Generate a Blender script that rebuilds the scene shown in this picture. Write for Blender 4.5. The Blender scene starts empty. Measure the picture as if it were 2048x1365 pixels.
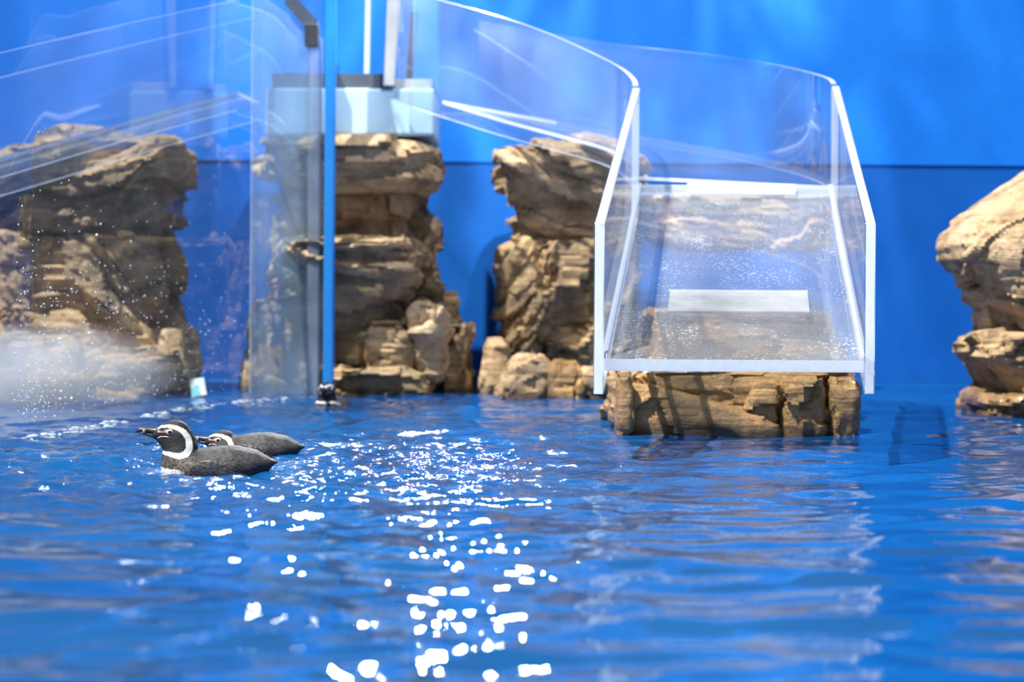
import bpy, bmesh, math, random
import numpy as np
from mathutils import Matrix, Vector

scene = bpy.context.scene
col = scene.collection
rng = np.random.default_rng(7)
random.seed(7)

# ------------------------------------------------------------------ camera
W, H = 2048.0, 1365.0
FPX = W * 70.0 / 36.0
HORIZON = 560.0            # pixel row of eye level
EYE = 0.46                 # camera height above the water
ROLL = math.radians(0.4)
cam_d = bpy.data.cameras.new('camera')
cam_d.lens = 70.0
cam_d.sensor_width = 36.0
cam_d.shift_y = -(H / 2 - HORIZON) / W
cam_d.clip_start = 0.05
cam_d.dof.use_dof = True
cam_d.dof.focus_distance = 5.0
cam_d.dof.aperture_fstop = 2.8
cam = bpy.data.objects.new('camera', cam_d)
col.objects.link(cam)
cam.matrix_world = Matrix.Translation((0, 0, EYE)) @ Matrix.Rotation(math.radians(90), 4, 'X') @ Matrix.Rotation(ROLL, 4, 'Z')
scene.camera = cam


def P(px, py, d):
    """point of the place seen at pixel (px, py) at distance d along the view axis"""
    ix, iy = px - 1024.0, py - HORIZON
    c, s = math.cos(ROLL), math.sin(ROLL)
    X = ix * c + iy * s
    Y = -ix * s + iy * c
    return (X * d / FPX, d, EYE - Y * d / FPX)


# ------------------------------------------------------------------ world, lamps, exposure
world = bpy.data.worlds.new('hall_light')
scene.world = world
world.use_nodes = True
bg = world.node_tree.nodes['Background']
bg.inputs[0].default_value = (0.62, 0.80, 1.0, 1)
bg.inputs[1].default_value = 0.21

sun_d = bpy.data.lights.new('sun', 'SUN')
sun_d.energy = 9.6
sun_d.angle = math.radians(0.7)
sun_d.color = (1.0, 0.955, 0.88)
sun = bpy.data.objects.new('sun', sun_d)
col.objects.link(sun)
sun.rotation_euler = Vector((0.40, 0.36, -1.0)).to_track_quat('-Z', 'Y').to_euler()


def spot(name, loc, aim, power, radius, angle, blend=0.6, color=(1, 0.98, 0.95)):
    l = bpy.data.lights.new(name, 'SPOT')
    l.energy = power
    l.shadow_soft_size = radius
    l.spot_size = math.radians(angle)
    l.spot_blend = blend
    l.color = color
    o = bpy.data.objects.new(name, l)
    col.objects.link(o)
    o.location = loc
    o.rotation_euler = (Vector(aim) - Vector(loc)).to_track_quat('-Z', 'Y').to_euler()
    return o


for lx, lz, lp in ((-0.36, 2.06, 300), (-0.04, 2.02, 300)):  # unseen lamps added near the wall to make glints on the foreground water
    spot('glint_spot', (lx, 8.6, lz), (lx * 0.6, 3.2, 0.0), lp, 0.026, 75)
spot('glint_spot', (-1.15, 8.6, 2.40), (-0.75, 5.1, 0.0), 260, 0.026, 26)  # unseen narrow lamp added for glints around the birds
wl = spot('wall_streak_spot', (0.6, 5.4, 4.2), (0.15, 9.0, 1.80), 760, 0.05, 62, 1.0)  # unseen spot brightening the wall; its pattern stands in for light off the water


def lamp_streaks(o):
    """noise in the lamp imitates the slanting streaks that rippled water makes on a wall"""
    o.data.use_nodes = True
    nt = o.data.node_tree
    em = next(n for n in nt.nodes if n.type == 'EMISSION')
    tc = nt.nodes.new('ShaderNodeTexCoord')
    mp = nt.nodes.new('ShaderNodeMapping')
    mp.inputs['Rotation'].default_value = (0, 0, math.radians(55))
    mp.inputs['Scale'].default_value = (8.0, 3.2, 0.0)
    nz = nt.nodes.new('ShaderNodeTexNoise')
    nz.inputs['Scale'].default_value = 1.6
    nz.inputs['Detail'].default_value = 5.0
    nz.inputs['Distortion'].default_value = 1.6
    mr = nt.nodes.new('ShaderNodeMapRange')
    mr.inputs[1].default_value = 0.45
    mr.inputs[2].default_value = 0.75
    mr.inputs[3].default_value = 0.45
    mr.inputs[4].default_value = 3.6
    nt.links.new(tc.outputs['Normal'], mp.inputs[0])
    nt.links.new(mp.outputs[0], nz.inputs['Vector'])
    nt.links.new(nz.outputs['Fac'], mr.inputs[0])
    nt.links.new(mr.outputs[0], em.inputs['Strength'])


lamp_streaks(wl)

scene.view_settings.view_transform = 'Standard'
scene.view_settings.look = 'None'
scene.view_settings.gamma = 1.0
scene.view_settings.exposure = 0.0
scene.cycles.transparent_max_bounces = 24
scene.cycles.max_bounces = 5
scene.cycles.diffuse_bounces = 2
scene.cycles.glossy_bounces = 2
scene.cycles.transmission_bounces = 4
scene.cycles.volume_bounces = 1


# ------------------------------------------------------------------ numpy noise
def _hash(ix, iy, iz, seed):
    h = (ix.astype(np.int64) * 374761393 + iy.astype(np.int64) * 668265263 + iz.astype(np.int64) * 2147483647 + seed * 974634777) & 0xFFFFFFFF
    h = ((h ^ (h >> 13)) * 1274126177) & 0xFFFFFFFF
    h = ((h ^ (h >> 16)) * 2246822519) & 0xFFFFFFFF
    h = h ^ (h >> 15)
    return (h & 0xFFFFFF) / float(0xFFFFFF)


def vnoise(p, seed=0):
    i = np.floor(p).astype(np.int64)
    f = p - i
    f = f * f * f * (f * (f * 6 - 15) + 10)
    r = 0
    for dx in (0, 1):
        for dy in (0, 1):
            for dz in (0, 1):
                w = (f[:, 0] if dx else 1 - f[:, 0]) * (f[:, 1] if dy else 1 - f[:, 1]) * (f[:, 2] if dz else 1 - f[:, 2])
                r = r + w * _hash(i[:, 0] + dx, i[:, 1] + dy, i[:, 2] + dz, seed)
    return r * 2 - 1


def fbm(p, seed=0, octaves=4):
    r, a, t = 0, 1.0, 0
    for k in range(octaves):
        r = r + a * vnoise(p * 2 ** k + 17.3 * k, seed + k)
        t += a
        a *= 0.5
    return r / t


def facets(p, seed=0):
    """cellular blocks: every cell is a tilted plane, returns (height, crack distance)"""
    i = np.floor(p).astype(np.int64)
    b1 = np.full(len(p), 9.0)
    b2 = np.full(len(p), 9.0)
    hv = np.zeros(len(p))
    for dx in (-1, 0, 1):
        for dy in (-1, 0, 1):
            for dz in (-1, 0, 1):
                cx, cy, cz = i[:, 0] + dx, i[:, 1] + dy, i[:, 2] + dz
                c = np.stack([cx + _hash(cx, cy, cz, seed + 1), cy + _hash(cx, cy, cz, seed + 2), cz + _hash(cx, cy, cz, seed + 3)], 1)
                dv = p - c
                dd = np.abs(dv).max(1) * 0.5 + np.sqrt((dv ** 2).sum(1)) * 0.5
                g = np.stack([_hash(cx, cy, cz, seed + 4), _hash(cx, cy, cz, seed + 5), _hash(cx, cy, cz, seed + 6)], 1) * 2 - 1
                hh = (_hash(cx, cy, cz, seed + 7) * 2 - 1) + (g * dv).sum(1) * 1.3
                m = dd < b1
                b2 = np.where(m, b1, np.minimum(b2, dd))
                hv = np.where(m, hh, hv)
                b1 = np.where(m, dd, b1)
    return hv, b2 - b1


# ------------------------------------------------------------------ materials
def new_mat(name):
    m = bpy.data.materials.new(name)
    m.use_nodes = True
    nt = m.node_tree
    nt.nodes.clear()
    out = nt.nodes.new('ShaderNodeOutputMaterial')
    return m, nt, out


def N(nt, kind, **kw):
    n = nt.nodes.new(kind)
    for k, v in kw.items():
        if hasattr(n, k):
            setattr(n, k, v)
        else:
            n.inputs[k.replace('_', ' ')].default_value = v
    return n


def ramp(nt, fac, stops):
    r = nt.nodes.new('ShaderNodeValToRGB')
    el = r.color_ramp.elements
    while len(el) < len(stops):
        el.new(0.5)
    for e, (p, c) in zip(el, stops):
        e.position = p
        e.color = (*c, 1) if len(c) == 3 else c
    nt.links.new(fac, r.inputs[0])
    return r


def simple(name, color, rough=0.5, metallic=0.0, noise=0.0, scale=20.0, bump=0.0, spec=0.5):
    m, nt, out = new_mat(name)
    b = N(nt, 'ShaderNodeBsdfPrincipled')
    b.inputs['Roughness'].default_value = rough
    b.inputs['Metallic'].default_value = metallic
    b.inputs['Specular IOR Level'].default_value = spec
    tc = N(nt, 'ShaderNodeTexCoord')
    nz = N(nt, 'ShaderNodeTexNoise', Scale=scale, Detail=5.0)
    nt.links.new(tc.outputs['Object'], nz.inputs['Vector'])
    lo = tuple(c * (1 - noise) for c in color)
    hi = tuple(min(1, c * (1 + noise)) for c in color)
    r = ramp(nt, nz.outputs['Fac'], [(0.3, lo), (0.7, hi)])
    nt.links.new(r.outputs[0], b.inputs['Base Color'])
    if bump:
        bp = N(nt, 'ShaderNodeBump', Strength=bump, Distance=0.01)
        nt.links.new(nz.outputs['Fac'], bp.inputs['Height'])
        nt.links.new(bp.outputs[0], b.inputs['Normal'])
    nt.links.new(b.outputs[0], out.inputs[0])
    return m


def rock_material(name, light, mid, dark, rough=0.72, wet=0.0):
    m, nt, out = new_mat(name)
    b = N(nt, 'ShaderNodeBsdfPrincipled')
    tc = N(nt, 'ShaderNodeTexCoord')
    big = N(nt, 'ShaderNodeTexNoise', Scale=4.5, Detail=8.0, Roughness=0.62, Distortion=0.6)
    nt.links.new(tc.outputs['Object'], big.inputs['Vector'])
    r = ramp(nt, big.outputs['Fac'], [(0.30, dark), (0.45, mid), (0.62, light), (0.75, mid)])
    fine = N(nt, 'ShaderNodeTexNoise', Scale=42.0, Detail=8.0, Roughness=0.7)
    nt.links.new(tc.outputs['Object'], fine.inputs['Vector'])
    r2 = ramp(nt, fine.outputs['Fac'], [(0.3, (0.55, 0.5, 0.45)), (0.55, (1, 1, 1))])
    mp = N(nt, 'ShaderNodeMapping')
    mp.inputs['Rotation'].default_value = (0.1, 0.15, 0)
    mp.inputs['Scale'].default_value = (3.0, 3.0, 26.0)
    nt.links.new(tc.outputs['Object'], mp.inputs[0])
    lay = N(nt, 'ShaderNodeTexNoise', Scale=1.0, Detail=5.0, Roughness=0.6, Distortion=0.5)
    nt.links.new(mp.outputs[0], lay.inputs['Vector'])
    r3 = ramp(nt, lay.outputs['Fac'], [(0.34, (0.42, 0.40, 0.40)), (0.5, (1, 1, 1))])
    mul0 = N(nt, 'ShaderNodeMix', data_type='RGBA', blend_type='MULTIPLY')
    mul0.inputs[0].default_value = 0.7
    nt.links.new(r.outputs[0], mul0.inputs[6])
    nt.links.new(r3.outputs[0], mul0.inputs[7])
    mul = N(nt, 'ShaderNodeMix', data_type='RGBA', blend_type='MULTIPLY')
    mul.inputs[0].default_value = 0.75
    nt.links.new(mul0.outputs[2], mul.inputs[6])
    nt.links.new(r2.outputs[0], mul.inputs[7])
    # dark algae line close to the water
    geo = N(nt, 'ShaderNodeNewGeometry')
    sep = N(nt, 'ShaderNodeSeparateXYZ')
    nt.links.new(geo.outputs['Position'], sep.inputs[0])
    ad = N(nt, 'ShaderNodeMath', operation='MULTIPLY_ADD')
    ad.inputs[1].default_value = 0.09
    nt.links.new(big.outputs['Fac'], ad.inputs[0])
    nt.links.new(sep.outputs['Z'], ad.inputs[2])
    wr = ramp(nt, ad.outputs[0], [(0.05, (0.35, 0.33, 0.30)), (0.085, (1, 1, 1))])
    mul2 = N(nt, 'ShaderNodeMix', data_type='RGBA', blend_type='MULTIPLY')
    mul2.inputs[0].default_value = 1.0
    nt.links.new(mul.outputs[2], mul2.inputs[6])
    nt.links.new(wr.outputs[0], mul2.inputs[7])
    nt.links.new(mul2.outputs[2], b.inputs['Base Color'])
    b.inputs['Roughness'].default_value = rough
    if wet:
        b.inputs['Coat Weight'].default_value = wet
        b.inputs['Coat Roughness'].default_value = 0.18
    sm = N(nt, 'ShaderNodeMath', operation='MULTIPLY_ADD')
    sm.inputs[1].default_value = 1.6
    nt.links.new(lay.outputs['Fac'], sm.inputs[0])
    nt.links.new(fine.outputs['Fac'], sm.inputs[2])
    bp = N(nt, 'ShaderNodeBump', Strength=0.7, Distance=0.016)
    nt.links.new(sm.outputs[0], bp.inputs['Height'])
    nt.links.new(bp.outputs[0], b.inputs['Normal'])
    nt.links.new(b.outputs[0], out.inputs[0])
    return m


def acrylic_material(name, haze, tint=(0.97, 0.985, 1.0), specks=0.0, haze_color=(0.85, 0.92, 1.0), gloss=1.0):
    m, nt, out = new_mat(name)
    tr = N(nt, 'ShaderNodeBsdfTransparent')
    tr.inputs[0].default_value = (*tint, 1)
    df = N(nt, 'ShaderNodeBsdfDiffuse')
    df.inputs[0].default_value = (*haze_color, 1)
    tl = N(nt, 'ShaderNodeBsdfTranslucent')
    tl.inputs[0].default_value = (*haze_color, 1)
    hz = N(nt, 'ShaderNodeMixShader')
    hz.inputs[0].default_value = 0.5
    nt.links.new(df.outputs[0], hz.inputs[1])
    nt.links.new(tl.outputs[0], hz.inputs[2])
    tc = N(nt, 'ShaderNodeTexCoord')
    nz = N(nt, 'ShaderNodeTexNoise', Scale=3.2, Detail=6.0, Roughness=0.6)
    nt.links.new(tc.outputs['Object'], nz.inputs['Vector'])
    mr = N(nt, 'ShaderNodeMapRange')
    mr.inputs[1].default_value = 0.3
    mr.inputs[2].default_value = 0.75
    mr.inputs[3].default_value = haze * 0.45
    mr.inputs[4].default_value = haze * 1.6
    nt.links.new(nz.outputs['Fac'], mr.inputs[0])
    fac = mr.outputs[0]
    if specks:
        vo = N(nt, 'ShaderNodeTexVoronoi', Scale=75.0)
        nt.links.new(tc.outputs['Object'], vo.inputs['Vector'])
        nz2 = N(nt, 'ShaderNodeTexNoise', Scale=7.0, Detail=3.0)
        nt.links.new(tc.outputs['Object'], nz2.inputs['Vector'])
        th = N(nt, 'ShaderNodeMapRange')
        th.inputs[1].default_value = 0.35
        th.inputs[2].default_value = 0.7
        th.inputs[3].default_value = 0.02
        th.inputs[4].default_value = 0.36
        nt.links.new(nz2.outputs['Fac'], th.inputs[0])
        lt = N(nt, 'ShaderNodeMath', operation='LESS_THAN')
        nt.links.new(vo.outputs['Distance'], lt.inputs[0])
        nt.links.new(th.outputs[0], lt.inputs[1])
        ml = N(nt, 'ShaderNodeMath', operation='MULTIPLY_ADD')
        ml.inputs[1].default_value = specks
        nt.links.new(lt.outputs[0], ml.inputs[0])
        nt.links.new(fac, ml.inputs[2])
        fac = ml.outputs[0]
    mx = N(nt, 'ShaderNodeMixShader')
    nt.links.new(fac, mx.inputs[0])
    nt.links.new(tr.outputs[0], mx.inputs[1])
    nt.links.new(hz.outputs[0], mx.inputs[2])
    gl = N(nt, 'ShaderNodeBsdfGlossy')
    gl.inputs['Roughness'].default_value = 0.02
    fr = N(nt, 'ShaderNodeFresnel')
    fr.inputs[0].default_value = 1.45
    fm = N(nt, 'ShaderNodeMath', operation='MULTIPLY')
    fm.inputs[1].default_value = gloss
    nt.links.new(fr.outputs[0], fm.inputs[0])
    mg = N(nt, 'ShaderNodeMixShader')
    nt.links.new(fm.outputs[0], mg.inputs[0])
    nt.links.new(mx.outputs[0], mg.inputs[1])
    nt.links.new(gl.outputs[0], mg.inputs[2])
    nt.links.new(mg.outputs[0], out.inputs[0])
    return m


def edge_material(name, color, transl=0.5):
    """cut acrylic edge: bright, frosted, lets light through"""
    m, nt, out = new_mat(name)
    b = N(nt, 'ShaderNodeBsdfPrincipled')
    tc = N(nt, 'ShaderNodeTexCoord')
    nz = N(nt, 'ShaderNodeTexNoise', Scale=60.0, Detail=4.0)
    nt.links.new(tc.outputs['Object'], nz.inputs['Vector'])
    r = ramp(nt, nz.outputs['Fac'], [(0.3, tuple(c * 0.85 for c in color)), (0.7, color)])
    nt.links.new(r.outputs[0], b.inputs['Base Color'])
    b.inputs['Roughness'].default_value = 0.25
    t = N(nt, 'ShaderNodeBsdfTranslucent')
    t.inputs[0].default_value = (*color, 1)
    mx = N(nt, 'ShaderNodeMixShader')
    mx.inputs[0].default_value = transl
    nt.links.new(b.outputs[0], mx.inputs[1])
    nt.links.new(t.outputs[0], mx.inputs[2])
    nt.links.new(mx.outputs[0], out.inputs[0])
    return m


def paint_material(name, a, b_, rough=0.45):
    m, nt, out = new_mat(name)
    b = N(nt, 'ShaderNodeBsdfPrincipled')
    tc = N(nt, 'ShaderNodeTexCoord')
    nz = N(nt, 'ShaderNodeTexNoise', Scale=1.3, Detail=7.0, Roughness=0.6, Distortion=0.8)
    nt.links.new(tc.outputs['Object'], nz.inputs['Vector'])
    r = ramp(nt, nz.outputs['Fac'], [(0.3, a), (0.7, b_)])
    nt.links.new(r.outputs[0], b.inputs['Base Color'])
    b.inputs['Roughness'].default_value = rough
    b.inputs['Specular IOR Level'].default_value = 0.3
    fine = N(nt, 'ShaderNodeTexNoise', Scale=45.0, Detail=4.0)
    nt.links.new(tc.outputs['Object'], fine.inputs['Vector'])
    bp = N(nt, 'ShaderNodeBump', Strength=0.12, Distance=0.006)
    nt.links.new(fine.outputs['Fac'], bp.inputs['Height'])
    nt.links.new(bp.outputs[0], b.inputs['Normal'])
    nt.links.new(b.outputs[0], out.inputs[0])
    return m


M = {}
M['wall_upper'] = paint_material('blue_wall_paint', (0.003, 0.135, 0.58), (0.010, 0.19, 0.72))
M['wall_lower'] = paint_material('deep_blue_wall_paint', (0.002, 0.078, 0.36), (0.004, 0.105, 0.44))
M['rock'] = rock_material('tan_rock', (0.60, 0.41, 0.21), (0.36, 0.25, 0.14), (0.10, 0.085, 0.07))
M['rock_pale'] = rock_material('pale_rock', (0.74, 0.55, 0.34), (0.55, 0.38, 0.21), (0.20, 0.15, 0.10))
M['rock_wet'] = rock_material('wet_brown_rock', (0.50, 0.295, 0.11), (0.34, 0.20, 0.075), (0.14, 0.09, 0.045), 0.42, 0.5)
M['acrylic'] = acrylic_material('clear_acrylic', 0.085, specks=0.10, gloss=0.45)
M['acrylic_floor'] = acrylic_material('scratched_acrylic', 0.12, specks=0.35, gloss=0.35)
M['acrylic_walk'] = acrylic_material('walkway_acrylic', 0.034, gloss=0.3)
M['glass'] = acrylic_material('tank_glass', 0.016, tint=(0.93, 0.965, 1.0), gloss=0.12)
M['glass_thick'] = acrylic_material('thick_tank_glass', 0.24, tint=(0.94, 0.97, 1.0), haze_color=(0.6, 0.8, 1.0), gloss=0.4)
M['edge'] = edge_material('frosted_acrylic_edge', (0.80, 0.88, 0.98), 0.45)
M['edge_blue'] = edge_material('blue_glass_edge', (0.06, 0.46, 0.98), 0.45)
M['edge_clear'] = acrylic_material('clear_corner_bar', 0.30, tint=(0.9, 0.95, 1.0))
M['white_strip'] = edge_material('white_grip_strip', (0.88, 0.92, 0.98), 0.35)
M['frost_strip'] = acrylic_material('frosted_grip_sheet', 0.50, haze_color=(0.85, 0.91, 1.0))
M['platform'] = simple('pale_blue_painted_concrete', (0.40, 0.60, 0.76), 0.5, noise=0.08, scale=6, bump=0.1)
M['metal_dark'] = simple('dark_grey_metal', (0.10, 0.12, 0.15), 0.4, 0.3, noise=0.15)
M['metal_light'] = simple('light_grey_metal', (0.55, 0.57, 0.60), 0.4, 0.2, noise=0.08)
M['black'] = simple('black_rubber', (0.018, 0.018, 0.022), 0.5, noise=0.2)
M['droplet'] = edge_material('water_droplet', (0.92, 0.96, 1.0), 0.5)


# ------------------------------------------------------------------ object helpers
def link(o, parent=None):
    col.objects.link(o)
    if parent is not None:
        o.parent = parent
        o.matrix_parent_inverse = Matrix.Identity(4)
        o.location = o.location - parent.location if False else o.location
    return o


def thing(name, label, cat, loc, group=None):
    o = bpy.data.objects.new(name, None)
    o.empty_display_size = 0.05
    o.location = loc
    col.objects.link(o)
    o['label'] = label
    o['category'] = cat
    if group:
        o['group'] = group
    return o


def tag(o, label, cat=None, group=None, kind=None):
    o['label'] = label
    if cat:
        o['category'] = cat
    if group:
        o['group'] = group
    if kind:
        o['kind'] = kind
    return o


def make(name, verts, faces, mats, parent=None, mat_idx=None, smooth=False):
    """verts in place coordinates; a child is stored relative to its parent's origin"""
    v = np.asarray(verts, dtype=float)
    me = bpy.data.meshes.new(name)
    if parent is not None:
        base = np.zeros(3)
        q = parent
        while q is not None:
            base = base + np.array(q.location)
            q = q.parent
        v = v - base
    me.from_pydata(v.tolist(), [], [tuple(f) for f in faces])
    for m in (mats if isinstance(mats, (list, tuple)) else [mats]):
        me.materials.append(m)
    if mat_idx is not None:
        me.polygons.foreach_set('material_index', np.asarray(mat_idx, dtype=np.int32))
    if smooth:
        me.polygons.foreach_set('use_smooth', np.ones(len(me.polygons), dtype=bool))
    me.update()
    o = bpy.data.objects.new(name, me)
    col.objects.link(o)
    if parent is not None:
        o.parent = parent
    return o


def box_data(x0, x1, y0, y1, z0, z1):
    v = [(x0, y0, z0), (x1, y0, z0), (x1, y1, z0), (x0, y1, z0), (x0, y0, z1), (x1, y0, z1), (x1, y1, z1), (x0, y1, z1)]
    f = [(3, 2, 1, 0), (4, 5, 6, 7), (0, 1, 5, 4), (1, 2, 6, 5), (2, 3, 7, 6), (3, 0, 4, 7)]
    return v, f


def bevel(o, w, seg=2):
    b = o.modifiers.new('bevel', 'BEVEL')
    b.width = w
    b.segments = seg
    b.limit_method = 'ANGLE'
    return o


def catmull(pts, n):
    pts = np.asarray(pts, float)
    if len(pts) == 2:
        t = np.linspace(0, 1, n + 1)[:, None]
        return pts[0] * (1 - t) + pts[1] * t
    pp = np.vstack([2 * pts[0] - pts[1], pts, 2 * pts[-1] - pts[-2]])
    out = []
    for i in range(1, len(pp) - 2):
        p0, p1, p2, p3 = pp[i - 1], pp[i], pp[i + 1], pp[i + 2]
        for k in range(n):
            t = k / n
            out.append(0.5 * ((2 * p1) + (-p0 + p2) * t + (2 * p0 - 5 * p1 + 4 * p2 - p3) * t * t + (-p0 + 3 * p1 - 3 * p2 + p3) * t ** 3))
    out.append(pp[-2])
    return np.array(out)


def upright_sheet(name, path, thick, mats, parent, sub=8, smooth_path=True, end_mat=1):
    """a sheet standing on a plan path: path rows (x, y, z_bottom, z_top)"""
    path = np.asarray(path, float)
    c = catmull(path, sub if smooth_path else 1)
    t = np.gradient(c[:, :2], axis=0)
    t /= np.linalg.norm(t, axis=1)[:, None] + 1e-9
    n = np.stack([-t[:, 1], t[:, 0]], 1) * thick / 2
    V, F, I = [], [], []
    for k in range(len(c)):
        x, y, zb, zt = c[k]
        V += [(x - n[k, 0], y - n[k, 1], zb), (x + n[k, 0], y + n[k, 1], zb), (x + n[k, 0], y + n[k, 1], zt), (x - n[k, 0], y - n[k, 1], zt)]
    for k in range(len(c) - 1):
        a, b = 4 * k, 4 * k + 4
        for j, mi in ((0, 1), (1, 0), (2, 1), (3, 0)):
            j2 = (j + 1) % 4
            F.append((a + j, b + j, b + j2, a + j2))
            I.append(mi)
    F += [(0, 1, 2, 3), tuple(4 * (len(c) - 1) + j for j in (3, 2, 1, 0))]
    I += [end_mat, end_mat]
    o = make(name, V, F, mats, parent, I, smooth=True)
    o.data.set_sharp_from_angle(angle=math.radians(30))
    return o


def slab_between(name, left, right, thick, mats, parent, sub=8, right_mat=1):
    """a floor sheet spanning two edge lines of (x, y, z)"""
    L, R = catmull(left, sub), catmull(right, sub)
    V, F, I = [], [], []
    for a, b in zip(L, R):
        V += [tuple(a), tuple(b), (b[0], b[1], b[2] - thick), (a[0], a[1], a[2] - thick)]
    for k in range(len(L) - 1):
        a, b = 4 * k, 4 * k + 4
        for j, mi in ((0, 0), (1, right_mat), (2, 0), (3, 1)):
            j2 = (j + 1) % 4
            F.append((a + j, a + j2, b + j2, b + j))
            I.append(mi)
    F += [(3, 2, 1, 0), tuple(4 * (len(L) - 1) + j for j in (0, 1, 2, 3))]
    I += [1, 1]
    o = make(name, V, F, mats, parent, I, smooth=True)
    o.data.set_sharp_from_angle(angle=math.radians(30))
    return o


# ------------------------------------------------------------------ the setting
WALL_Y = 9.0
LEDGE_Z = P(1024, 326, WALL_Y)[2]
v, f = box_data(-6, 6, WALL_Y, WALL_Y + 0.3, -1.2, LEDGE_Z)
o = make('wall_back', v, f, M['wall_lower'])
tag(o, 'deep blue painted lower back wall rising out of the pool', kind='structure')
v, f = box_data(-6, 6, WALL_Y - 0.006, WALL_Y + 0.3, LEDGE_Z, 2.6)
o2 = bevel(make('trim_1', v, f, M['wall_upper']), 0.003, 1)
tag(o2, 'brighter blue upper band of the back wall', kind='structure')
v, f = box_data(-6.3, -6, -1, WALL_Y + 0.3, -1.2, 2.6)
tag(make('wall_left', v, f, M['wall_upper']), 'blue painted side wall of the pool hall', kind='structure')
v, f = box_data(6, 6.3, -1, WALL_Y + 0.3, -1.2, 2.6)
tag(make('wall_right', v, f, M['wall_upper']), 'blue painted right side wall of the pool hall', kind='structure')

# ------------------------------------------------------------------ water
def water():
    dx = 0.013
    xs = np.arange(-4.2, 4.2001, dx)
    ys = np.arange(1.2, 8.999, dx)
    X, Y = np.meshgrid(xs, ys)
    r = np.random.default_rng(11)
    Z = np.zeros_like(X)
    # gentle swell everywhere
    for k in range(46):
        lam = np.exp(r.uniform(np.log(0.10), np.log(0.70)))
        th = r.normal(math.radians(88), math.radians(26))
        kk = 2 * math.pi / lam
        amp = 0.0185 / kk * r.uniform(0.5, 1.3)
        Z += amp * np.sin(kk * (X * math.cos(th) + Y * math.sin(th)) + r.uniform(0, 6.28))
    # lively chop around the swimming birds, calmer on the right
    cx, cy = -0.75, 5.0
    m = np.exp(-(((X - cx) / 1.05) ** 2 + ((Y - cy) / 0.95) ** 2))
    m2 = 1 / (1 + np.exp((X - 0.25) / 0.16)) * 1 / (1 + np.exp((3.4 - Y) / 0.35))
    m3 = np.exp(-(((X + 0.13) / 0.32) ** 2 + ((Y - 2.75) / 0.75) ** 2))
    mask = np.clip(0.78 * m + 0.34 * m2 + 0.45 * m3, 0.05, 1.2)
    C = np.zeros_like(X)
    for k in range(60):
        lam = np.exp(r.uniform(np.log(0.045), np.log(0.22)))
        th = r.uniform(0, 2 * math.pi)
        kk = 2 * math.pi / lam
        C += 0.042 / kk * r.uniform(0.5, 1.3) * np.sin(kk * (X * math.cos(th) + Y * math.sin(th)) + r.uniform(0, 6.28))
    Z += C * mask
    # rings spreading from the birds
    for (bx, by, a, lam) in ((-0.72, 4.7, 0.004, 0.11), (-0.55, 5.15, 0.003, 0.12), (-0.66, 7.27, 0.003, 0.16)):
        R = np.hypot((X - bx), (Y - by))
        Z += a * np.sin(2 * math.pi * R / lam) * np.exp(-R / 0.35)
    ny, nx = X.shape
    V = np.stack([X.ravel(), Y.ravel(), Z.ravel()], 1)
    idx = np.arange(nx * ny).reshape(ny, nx)
    F = np.stack([idx[:-1, :-1].ravel(), idx[:-1, 1:].ravel(), idx[1:, 1:].ravel(), idx[1:, :-1].ravel()], 1)
    me = bpy.data.meshes.new('water')
    me.vertices.add(len(V))
    me.vertices.foreach_set('co', V.ravel())
    me.loops.add(F.size)
    me.loops.foreach_set('vertex_index', F.ravel().astype(np.int32))
    me.polygons.add(len(F))
    me.polygons.foreach_set('loop_start', np.arange(0, F.size, 4, dtype=np.int32))
    me.polygons.foreach_set('use_smooth', np.ones(len(F), dtype=bool))
    me.update(calc_edges=True)
    m_, nt, out = new_mat('pool_water')
    b = N(nt, 'ShaderNodeBsdfPrincipled')
    b.inputs['Roughness'].default_value = 0.015
    b.inputs['IOR'].default_value = 1.55
    tc = N(nt, 'ShaderNodeTexCoord')
    nz = N(nt, 'ShaderNodeTexNoise', Scale=1.1, Detail=4.0)
    nt.links.new(tc.outputs['Object'], nz.inputs['Vector'])
    rr = ramp(nt, nz.outputs['Fac'], [(0.35, (0.001, 0.046, 0.17)), (0.7, (0.004, 0.078, 0.25))])
    nt.links.new(rr.outputs[0], b.inputs['Base Color'])
    n2 = N(nt, 'ShaderNodeTexNoise', Scale=34.0, Detail=3.0, Distortion=0.6)
    nt.links.new(tc.outputs['Object'], n2.inputs['Vector'])
    bp = N(nt, 'ShaderNodeBump', Strength=0.1, Distance=0.012)
    nt.links.new(n2.outputs['Fac'], bp.inputs['Height'])
    # small ripples are livelier where the birds churn the water
    dv = N(nt, 'ShaderNodeVectorMath', operation='DISTANCE')
    dv.inputs[1].default_value = (-0.75, 5.2, 0)
    nt.links.new(tc.outputs['Object'], dv.inputs[0])
    rs = N(nt, 'ShaderNodeMapRange')
    rs.inputs[1].default_value = 0.5
    rs.inputs[2].default_value = 1.7
    rs.inputs[3].default_value = 0.42
    rs.inputs[4].default_value = 0.05
    nt.links.new(dv.outputs['Value'], rs.inputs[0])
    nt.links.new(rs.outputs[0], bp.inputs['Strength'])
    nt.links.new(bp.outputs[0], b.inputs['Normal'])
    nt.links.new(b.outputs[0], out.inputs[0])
    me.materials.append(m_)
    o = bpy.data.objects.new('water', me)
    col.objects.link(o)
    tag(o, 'rippling bright blue pool water filling the lower half', 'water', kind='stuff')
    return o


water()


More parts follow.
